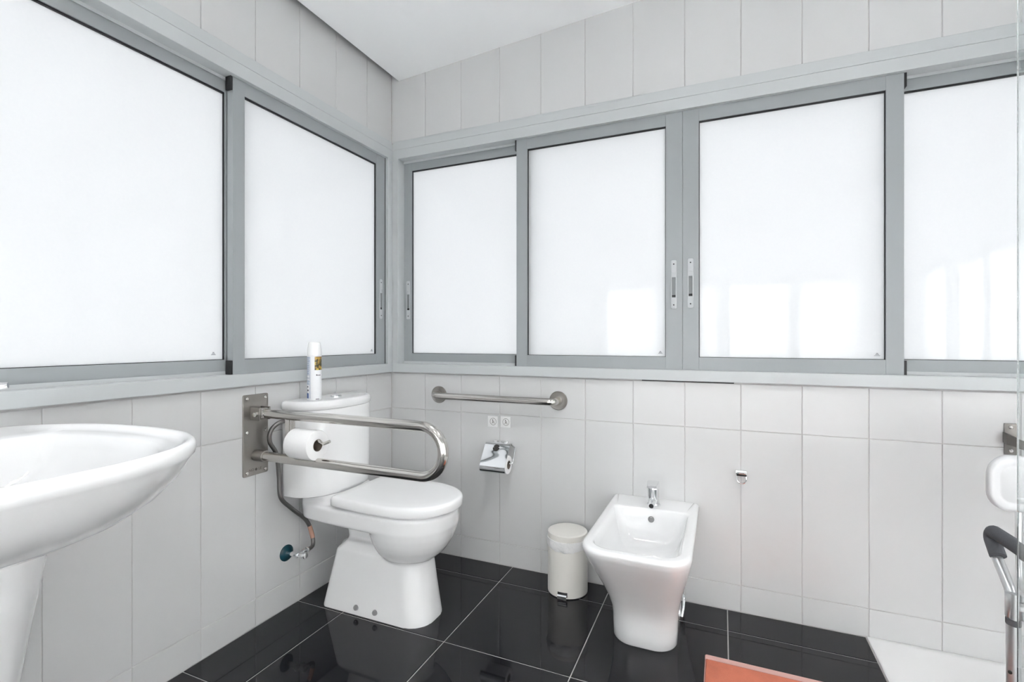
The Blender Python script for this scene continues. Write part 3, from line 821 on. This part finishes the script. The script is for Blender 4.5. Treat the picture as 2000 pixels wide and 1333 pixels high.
# ------------------------------------------------------------------ covered paper holder on the back wall
hx0, hx1 = 0.557, 0.680
ph = thing('paper_holder', (0.62, -0.03, 0.44), 'chrome toilet paper holder with curved flap on the back wall', 'paper holder')
bm = new_bm()
prof = [(-0.014, 0.566), (-0.040, 0.569), (-0.072, 0.527), (-0.097, 0.490), (-0.104, 0.474), (-0.1025, 0.460), (-0.092, 0.449)]
prof = [(p.x, p.y) for p in spline([V(y, z, 0) for y, z in prof], 5)]
th = 0.0012
outl = [V(0, y, z) for y, z in prof]
inn = []
for i, (y, z) in enumerate(prof):
    a = prof[max(0, i-1)]; b = prof[min(len(prof)-1, i+1)]; d = Vector((b[0]-a[0], b[1]-a[1])).normalized()
    inn.append(V(0, y-d.y*-th, z+d.x*-th) if False else V(0, y+th*(-d.y)*-1*-1 if False else y+th*0.9, z-th*0.3))
ring = outl+list(reversed(inn))
loft(bm, [[p+V(hx0, 0, 0) for p in ring], [p+V(hx1, 0, 0) for p in ring]])
cover = obj('flap', bm, 'chrome', ph, angle=30)
bm = new_bm(); lathe(bm, [(0.0165, 0), (0.0165, 0.0012), (0.001, 0.0014)], (0.617, -0.0535, 0.5520), (0, -0.8, 0.6), 20)
obj('tab', bm, 'dark', ph, label='dark round cut-out in the flap')
bm = new_bm(); box(bm, (0.587, -0.016, 0.545), (0.655, -0.0006, 0.578), 0.002); obj('wall_mount', bm, 'chrome', ph)
bm = new_bm(); tube(bm, arc_path([(0.672, -0.010, 0.562), (0.694, -0.018, 0.552), (0.697, -0.052, 0.487), (0.560, -0.052, 0.487)], 0.010, 5), 0.0033, 8); obj('wire_arm', bm, 'chrome', ph)
paper_roll('toilet_roll', (0.625, -0.0500, 0.4800), (1, 0, 0), 0.0410, 0.104, 0.0190, 'white toilet roll under the chrome flap of the wall holder', None)

# ------------------------------------------------------------------ bidet
BX = 1.308
bd = thing('bidet', (BX, -0.2, 0), 'white squared floor-standing bidet with chrome mixer tap', 'bidet')
def br(x0, x1, yf, yb, rf, rb, z): return rrect(x0, x1, yf, yb, [rb, rb, rf, rf], z, 14)
prof = [(0.0, 1.204, 1.414, -0.372, 0.070), (0.006, 1.201, 1.417, -0.376, 0.072), (0.05, 1.200, 1.419, -0.378, 0.072), (0.085, 1.199, 1.420, -0.380, 0.072), (0.115, 1.196, 1.423, -0.388, 0.073),
        (0.16, 1.188, 1.430, -0.415, 0.075), (0.22, 1.175, 1.442, -0.460, 0.078), (0.28, 1.160, 1.456, -0.510, 0.080), (0.33, 1.148, 1.467, -0.550, 0.082), (0.362, 1.1415, 1.4735, -0.576, 0.083), (0.382, 1.139, 1.476, -0.587, 0.084),
        (0.390, 1.141, 1.474, -0.586, 0.083), (0.3945, 1.146, 1.469, -0.581, 0.080), (0.3957, 1.151, 1.464, -0.576, 0.077), (0.396, 1.1535, 1.4615, -0.5735, 0.0755)]
rings = [br(a, b, y, -0.002, r, 0.004 if z < 0.385 else 0.008, z) for z, a, b, y, r in prof]
inner = [(0.396, 1.1630, 1.4520, -0.5620, -0.126, 0.071, 0.019), (0.3957, 1.166, 1.449, -0.559, -0.129, 0.0695, 0.021), (0.3945, 1.170, 1.445, -0.555, -0.133, 0.067, 0.024), (0.389, 1.174, 1.441, -0.551, -0.137, 0.065, 0.026), (0.36, 1.181, 1.434, -0.543, -0.142, 0.062, 0.03),
         (0.32, 1.192, 1.424, -0.528, -0.150, 0.06, 0.035), (0.285, 1.208, 1.408, -0.505, -0.165, 0.06, 0.045), (0.268, 1.235, 1.381, -0.475, -0.195, 0.055, 0.05), (0.262, 1.285, 1.331, -0.360, -0.300, 0.02, 0.02)]
rings += [rrect(a, b, yf, yb, [rb, rb, rf, rf], z, 14) for z, a, b, yf, yb, rf, rb in inner]
bm = new_bm(); loft(bm, rings); obj('basin_body', bm, 'ceramic', bd, angle=42)
bm = new_bm(); lathe(bm, [(0.0115, 0), (0.0115, 0.002), (0.009, 0.003), (0.0085, 0.001), (0.001, 0.001)], (1.3095, -0.1415, 0.358), (0, -1, 0.20), 20); obj('overflow', bm, 'boltcap', bd, label='dark round overflow hole')
bm = new_bm(); lathe(bm, [(0.022, 0), (0.022, 0.002), (0.018, 0.004), (0.001, 0.0035)], (1.308, -0.33, 0.262), (0, 0, 1), 24); obj('drain', bm, 'chrome', bd)
TXX, TYY = 1.3105, -0.080
tap_ = bmesh.new()
lathe(tap_, [(0.025, 0.0), (0.0255, 0.001), (0.0235, 0.004), (0.0225, 0.010), (0.0225, 0.064), (0.0215, 0.070), (0.019, 0.073), (0.004, 0.074)], (TXX, TYY, 0.3955), n=28)
tap = obj('mixer_tap', tap_, 'chrome', bd, label='chrome mixer tap with lever')
bm = new_bm(); cyl(bm, (TXX, TYY-0.008, 0.418), (TXX-0.001, TYY-0.058, 0.408), 0.0125, 0.0115, n=20, bev=0.001); obj('spout', bm, 'chrome', tap)
bm = new_bm(); cyl(bm, (TXX-0.001, TYY-0.056, 0.4085), (TXX-0.0012, TYY-0.0605, 0.4072), 0.0088, n=16); obj('aerator', bm, 'black', tap)
bm = new_bm()
def lev(y, w_, z, hgt): return [V(TXX-w_, y, z), V(TXX+w_, y, z), V(TXX+w_*0.92, y, z+hgt), V(TXX-w_*0.92, y, z+hgt)]
loft(bm, [lev(TYY+0.020, 0.018, 0.464, 0.018), lev(TYY+0.010, 0.0235, 0.463, 0.025), lev(TYY-0.015, 0.0240, 0.464, 0.0255), lev(TYY-0.040, 0.022, 0.470, 0.016), lev(TYY-0.052, 0.018, 0.474, 0.009)])
bmesh.ops.bevel(bm, geom=bm.edges[:], offset=0.002, segments=2, affect='EDGES', clamp_overlap=True)
obj('lever', bm, 'chrome', tap)
bm = new_bm(); tube(bm, spline([(1.424, -0.10, 0.075), (1.426, -0.115, 0.062), (1.425, -0.130, 0.040), (1.421, -0.142, 0.012)], 5), 0.0050, 10); obj('fixing_clip', bm, 'chrome', bd)

# ------------------------------------------------------------------ pedal bin
BNX, BNY = 0.966, -0.098
bn = thing('pedal_bin', (BNX, BNY, 0), 'small cream pedal bin with white liner beside the bidet', 'pedal bin')
bm = new_bm(); lathe(bm, [(0.078, 0.0), (0.082, 0.002), (0.0825, 0.012), (0.0825, 0.200), (0.0815, 0.226)], (BNX, BNY, 0), n=48); obj('drum', bm, 'binmetal', bn)
bm = new_bm(); lathe(bm, [(0.080, 0.0), (0.0828, 0.0005), (0.0828, 0.003), (0.082, 0.0035)], (BNX, BNY, 0.0003), n=48); obj('foot_ring', bm, 'black', bn)
bm = new_bm(); lathe(bm, [(0.0790, 0.226), (0.0822, 0.2262), (0.0826, 0.229), (0.0824, 0.2445), (0.0808, 0.2485), (0.0765, 0.2505), (0.070, 0.2512), (0.001, 0.2525)], (BNX, BNY, 0), n=48); obj('lid', bm, 'binmetal', bn)
bm = new_bm(); n = 72; rings = []
for (rr, zz, amp) in ((0.0815, 0.226, 0), (0.0850, 0.2265, 0.0006), (0.0862, 0.220, 0.0012), (0.0858, 0.212, 0.0018), (0.0850, 0.206, 0.0015), (0.0832, 0.203, 0.001)):
    ring = []
    for k in range(n):
        a = 2*PI*k/n
        dip = (0.5+0.5*math.cos(a+1.45))**1.6
        dz = -(0.226-zz)*(0.75+1.05*dip)
        wv = amp*(math.sin(9*a+rr*900)+0.6*math.sin(17*a+1.3))
        ring.append(V(BNX+(rr+wv)*math.cos(a), BNY+(rr+wv)*math.sin(a), 0.2265+dz+(0 if amp == 0 else 0.0012*math.sin(13*a+zz*300))))
    rings.append(ring)
loft(bm, rings, False, False); obj('liner', bm, 'liner', bn, label='crumpled white bin liner edge')
pa = math.radians(-88)
pd_ = V(math.cos(pa), math.sin(pa), 0); ps = V(-pd_.y, pd_.x, 0); c0 = V(BNX, BNY, 0)
bm = new_bm()
pr_ = [(0.078, 0.0225), (0.090, 0.0215), (0.0945, 0.017), (0.0955, 0.007)]
rings = []
for (d_, z_) in pr_:
    p = c0+pd_*d_
    rings.append([p-ps*0.0185+V(0, 0, z_-0.0025), p+ps*0.0185+V(0, 0, z_-0.0025), p+ps*0.0185+V(0, 0, z_), p-ps*0.0185+V(0, 0, z_)])
loft(bm, rings); obj('pedal', bm, 'chrome', bn, label='chrome foot pedal')
bm = new_bm(); p = c0+pd_*0.0805
def slot_ring(d_): return [p+pd_*d_-ps*0.020+V(0, 0, 0.010), p+pd_*d_+ps*0.020+V(0, 0, 0.010), p+pd_*d_+ps*0.020+V(0, 0, 0.0275), p+pd_*d_-ps*0.020+V(0, 0, 0.0275)]
loft(bm, [slot_ring(-0.004), slot_ring(0.0030)])
obj('pedal_slot', bm, 'black', bn)

# ------------------------------------------------------------------ ring hook
hk = thing('towel_ring_hook', (1.624, -0.02, 0.495), 'tiny chrome bracket with hanging ring on the wall right of the bidet', 'hook')
bm = new_bm(); box(bm, (1.6045, -0.020, 0.5315), (1.6440, -0.0006, 0.5465), 0.002); obj('bracket', bm, 'chrome', hk)
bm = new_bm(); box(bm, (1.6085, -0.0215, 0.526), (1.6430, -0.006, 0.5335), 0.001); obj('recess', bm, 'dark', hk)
bm = new_bm(); pts = [V(1.6095, -0.016, 0.532), V(1.6095, -0.018, 0.516)]
for k in range(13):
    a = PI+PI*k/12; pts.append(V(1.6255+0.016*math.cos(a), -0.019, 0.514+0.016*math.sin(a)))
pts += [V(1.6415, -0.018, 0.516), V(1.6415, -0.016, 0.532)]
tube(bm, pts, 0.0024, 8); obj('ring', bm, 'chrome', hk)

# ------------------------------------------------------------------ washbasin on pedestal (left wall)
WY = -1.67
wb = thing('washbasin', (0.3, WY, 0), 'large oval white pedestal washbasin on the left wall', 'washbasin')
def bring(k, z, cx_=0.36, hw=0.33, af=0.300, ab=0.400, nn=2.5, dx=0.0, xmin=0.002, n=72):
    out = []
    for j in range(n):
        th = 2*PI*j/n; c, s = math.cos(th), math.sin(th)
        e_ = 2/nn
        x = (af if c > 0 else ab)*k*math.copysign(abs(c)**e_, c); y = hw*k*math.copysign(abs(s)**e_, s)
        out.append(V(max(xmin, cx_+dx+x), WY+y, z))
    return out
bm = new_bm()
rings = [bring(0.12, 0.655, dx=-0.06), bring(0.42, 0.659, dx=-0.055), bring(0.58, 0.672, dx=-0.045), bring(0.72, 0.697, dx=-0.03), bring(0.84, 0.731, dx=-0.017), bring(0.925, 0.769, dx=-0.007), bring(0.970, 0.800, dx=-0.002), bring(0.984, 0.8095),
         bring(0.9965, 0.815), bring(1.0, 0.824), bring(0.997, 0.834), bring(0.986, 0.8395), bring(0.972, 0.841)]
inner = [(0.955, 0.8400, 0.020, 0.330), (0.94, 0.8365, 0.06, 0.329), (0.93, 0.8315, 0.10, 0.326), (0.92, 0.8290, 0.125, 0.312), (0.91, 0.8270, 0.13, 0.292), (0.90, 0.8220, 0.135, 0.284), (0.87, 0.800, 0.14, 0.280), (0.80, 0.765, 0.16, 0.280), (0.68, 0.732, 0.175, 0.285), (0.48, 0.708, 0.20, 0.30), (0.22, 0.700, 0.27, 0.33)]
rings += [bring(k, z, xmin=xm, hw=h_) for k, z, xm, h_ in inner]
loft(bm, rings); obj('basin', bm, 'ceramic', wb, angle=60)
bm = new_bm()
rings = []
for (z, hw, xf) in ((0.0, 0.125, 0.30), (0.02, 0.124, 0.298), (0.15, 0.122, 0.285), (0.32, 0.132, 0.29), (0.48, 0.150, 0.31), (0.60, 0.162, 0.330), (0.690, 0.168, 0.340)):
    rings.append(rrect(0.03, xf, WY-hw, WY+hw, [0.09, 0.01, 0.01, 0.09], z, 10))
loft(bm, rings); obj('pedestal', bm, 'ceramic', wb, angle=50)
bm = new_bm(); lathe(bm, [(0.023, 0), (0.023, 0.003), (0.001, 0.003)], (0.37, WY, 0.699), n=24); obj('drain', bm, 'chrome', wb)
bm = new_bm(); lathe(bm, [(0.028, 0), (0.028, 0.004), (0.024, 0.006), (0.023, 0.085), (0.018, 0.092), (0.002, 0.093)], (0.075, WY, 0.839), n=28)
wt = obj('mixer_tap', bm, 'chrome', wb, label='chrome tap with long lever')
bm = new_bm(); tube(bm, arc_path([(0.085, WY, 0.885), (0.17, WY, 0.905), (0.205, WY, 0.885)], 0.02, 5), 0.013, 14); obj('spout', bm, 'chrome', wt)
bm = new_bm()
tube(bm, [(0.075, WY, 0.930), (0.10, WY+0.035, 0.940), (0.165, WY+0.125, 0.9465), (0.172, WY+0.134, 0.9475)], [0.012, 0.009, 0.0072, 0.006], 12); obj('lever', bm, 'chrome', wt)

# ------------------------------------------------------------------ bath mat
mx0, mx1, my0, my1 = 1.5065, 2.006, -0.98, -0.332
bmt = thing('bath_mat', ((mx0+mx1)/2, (my0+my1)/2, 0), 'orange terry bath mat with pale hem lying on the black floor', 'bath mat')
def matbox(bm, a, b, c, d, z0, z1, r): loft(bm, [rrect(a, b, c, d, r, z0, 4), rrect(a, b, c, d, r, z1*0.6, 4), rrect(a+0.002, b-0.002, c+0.002, d-0.002, r, z1, 4)])
bm = new_bm(); matbox(bm, mx0+0.004, mx1-0.004, my0+0.026, my1-0.027, 0.0004, 0.0085, 0.003)
bmesh.ops.subdivide_edges(bm, edges=[e for e in bm.edges if e.calc_length() > 0.3], cuts=10, use_grid_fill=True)
obj('pile', bm, 'mat', bmt)
for (a, b_) in ((my1-0.025, my1), (my0, my0+0.025)):
    bm = new_bm(); matbox(bm, mx0, mx1, a, b_, 0.0004, 0.0075, 0.003); obj('hem', bm, 'mat_border', bmt)
for a in (mx0, mx1-0.004):
    bm = new_bm(); matbox(bm, a, a+0.004, my0+0.026, my1-0.026, 0.0004, 0.0078, 0.001); obj('side_hem', bm, 'mat_border', bmt)
for a in (my1-0.0275, my0+0.0255):
    bm = new_bm(); matbox(bm, mx0+0.004, mx1-0.004, a, a+0.002, 0.0004, 0.0068, 0.0005); obj('seam', bm, 'mat_seam', bmt)

# ------------------------------------------------------------------ glass shower screen
gs = thing('shower_screen', (TRX+0.012, -1.38, 0.006), 'frameless clear glass shower screen at the right edge', 'shower screen')
bm = new_bm(); box(bm, (TRX+0.004, -1.60, 0.010), (TRX+0.012, -0.946, 2.02), 0.0008); obj('glass_panel', bm, 'glass', gs, smooth=False)
bm = new_bm(); box(bm, (TRX+0.002, -1.60, 0.004), (TRX+0.014, -0.956, 0.012), 0.001); obj('bottom_seal', bm, 'alu', gs, smooth=False)

# ------------------------------------------------------------------ shower chair
sc = thing('shower_chair', (2.42, -0.68, 0.004), 'white shower chair with grey foam armrests standing on the tray', 'chair')
CL, CR = 2.185, 2.655; CM = (CL+CR)/2
def seat_ring(i, z): return rrect(CL+0.020+i, CR-0.020-i, -0.965+i, -0.535-i, 0.06, z, 7)
bm = new_bm(); loft(bm, [seat_ring(0.012, 0.448), seat_ring(0.002, 0.452), seat_ring(0.0, 0.462), seat_ring(0.002, 0.474), seat_ring(0.010, 0.480), seat_ring(0.03, 0.481), seat_ring(0.05, 0.476)])
obj('seat', bm, 'chairplastic', sc, angle=50)
bm = new_bm()
def bk(i, d): 
    out = []
    for p in rrect(CL-0.002+i, CR+0.002-i, 0.606+i, 0.748-i, 0.050-i*0.85, 0, 7):
        u = (p.x-CM)/(CR-CM); out.append(V(p.x, -0.395-d-0.035*u*u+0.0, p.y))
    return out
loft(bm, [bk(0.006, -0.012), bk(0.0, -0.006), bk(0.0, 0.006), bk(0.003, 0.0105), bk(0.008, 0.012), bk(0.021, 0.0122), bk(0.0235, 0.0110), bk(0.026, 0.0122)])
obj('backrest', bm, 'chairplastic', sc, angle=50)
for sx, X in ((-1, CL), (1, CR)):
    bm = new_bm()
    pth = arc_path([(X, -0.905, 0.45), (X, -0.87, 0.572), (X, -0.432, 0.560), (X+sx*-0.0, -0.452, 0.522), (X, -0.535, 0.455), (X, -0.557, 0.425)], 0.022, 6)
    tube(bm, pth, 0.0112, 14); obj('armrest_tube', bm, 'tube', sc)
    bm = new_bm(); tube(bm, arc_path([(X, -0.84, 0.572), (X, -0.432, 0.5605), (X, -0.482, 0.508)], 0.024, 10), 0.0165, 16); obj('armrest_grip', bm, 'foam', sc, label='grey foam armrest grip')
    for (yt, yb) in ((-0.558, -0.590), (-0.915, -0.955)):
        xb = X+sx*0.012
        bm = new_bm(); tube(bm, [(X, yt, 0.452), (X+sx*0.004, yt+(yb-yt)*0.35, 0.30)], 0.0125, 14); obj('leg', bm, 'tube', sc)
        bm = new_bm(); p0 = V(X+sx*0.002, yt+(yb-yt)*0.12, 0.385); p1 = V(xb, yb, 0.03)
        tube(bm, [p0, p1], 0.0155, 16)
        lg = obj('leg_extension', bm, 'tube', sc)
        bm = new_bm(); cyl(bm, p0-V(0, 0, 0.004), p0+V(0, 0, 0.010), 0.0162, n=16, bev=0.001); obj('collar', bm, 'rubber', lg)
        bm = new_bm()
        for k in range(6):
            q = p0.lerp(p1, 0.30+0.085*k); cyl(bm, q+V(-0.012, -0.008, 0), q+V(-0.014, -0.0125, 0), 0.0038, n=8)
        obj('adjusting_hole', bm, 'dark', lg)['kind'] = 'stuff'
        bm = new_bm(); lathe(bm, [(0.024, 0), (0.024, 0.008), (0.019, 0.020), (0.017, 0.045), (0.0158, 0.046)], (xb, yb, 0.0025), n=18); obj('rubber_foot', bm, 'rubber', sc)
    bm = new_bm(); cyl(bm, (X, -0.556, 0.395), (X+0.0005, -0.553, 0.452), 0.0165, n=16, bev=0.001); obj('clamp', bm, 'tube', sc)
    bm = new_bm(); cyl(bm, (X-sx*0.030, -0.566, 0.395), (X-sx*0.030, -0.563, 0.452), 0.0165, n=16, bev=0.001); obj('clamp', bm, 'tube', sc)
    bm = new_bm(); tube(bm, arc_path([(X-sx*0.045, -0.56, 0.44), (X-sx*0.050, -0.47, 0.445), (X-sx*0.072, -0.408, 0.52), (X-sx*0.078, -0.396, 0.70)], 0.03, 6), 0.010, 12); obj('back_post', bm, 'tube', sc)
bm = new_bm(); tube(bm, [(CL, -0.575, 0.430), (CR, -0.575, 0.430)], 0.0105, 12); obj('cross_bar', bm, 'tube', sc)
bm = new_bm(); tube(bm, [(CL, -0.905, 0.430), (CR, -0.905, 0.430)], 0.0105, 12); obj('cross_bar', bm, 'tube', sc)

# ------------------------------------------------------------------ steel wall bracket in the shower
wbk = thing('wall_bracket', (2.405, -0.01, 0.675), 'dark steel bracket plate with slanting strap on the wall above the shower chair', 'bracket')
bm = new_bm(); box(bm, (2.3885, -0.005, 0.6765), (2.4225, -0.0006, 0.7755), 0.001); obj('plate', bm, 'bracket_steel', wbk)
bm = new_bm()
loft(bm, [[V(2.384, -0.006, 0.7155), V(2.384, -0.030, 0.7115), V(2.384, -0.030, 0.7435), V(2.384, -0.006, 0.7475)],
          [V(2.389, -0.006, 0.7155), V(2.389, -0.034, 0.7115), V(2.389, -0.034, 0.7435), V(2.389, -0.006, 0.7475)],
          [V(2.425, -0.055, 0.700), V(2.425, -0.060, 0.700), V(2.425, -0.060, 0.728), V(2.425, -0.055, 0.728)],
          [V(2.560, -0.130, 0.655), V(2.560, -0.135, 0.655), V(2.560, -0.135, 0.683), V(2.560, -0.130, 0.683)]])
obj('strap', bm, 'bracket_steel', wbk, smooth=False)
for (x, y, z) in ((2.4045, -0.005, 0.764), (2.4045, -0.005, 0.689), (2.407, -0.047, 0.722)):
    bm = new_bm(); lathe(bm, [(0.0062, 0), (0.0055, 0.002), (0.003, 0.0035), (0.0005, 0.0036)], (x, y, z), (0, -1, 0), 12); obj('screw', bm, 'screw', wbk)
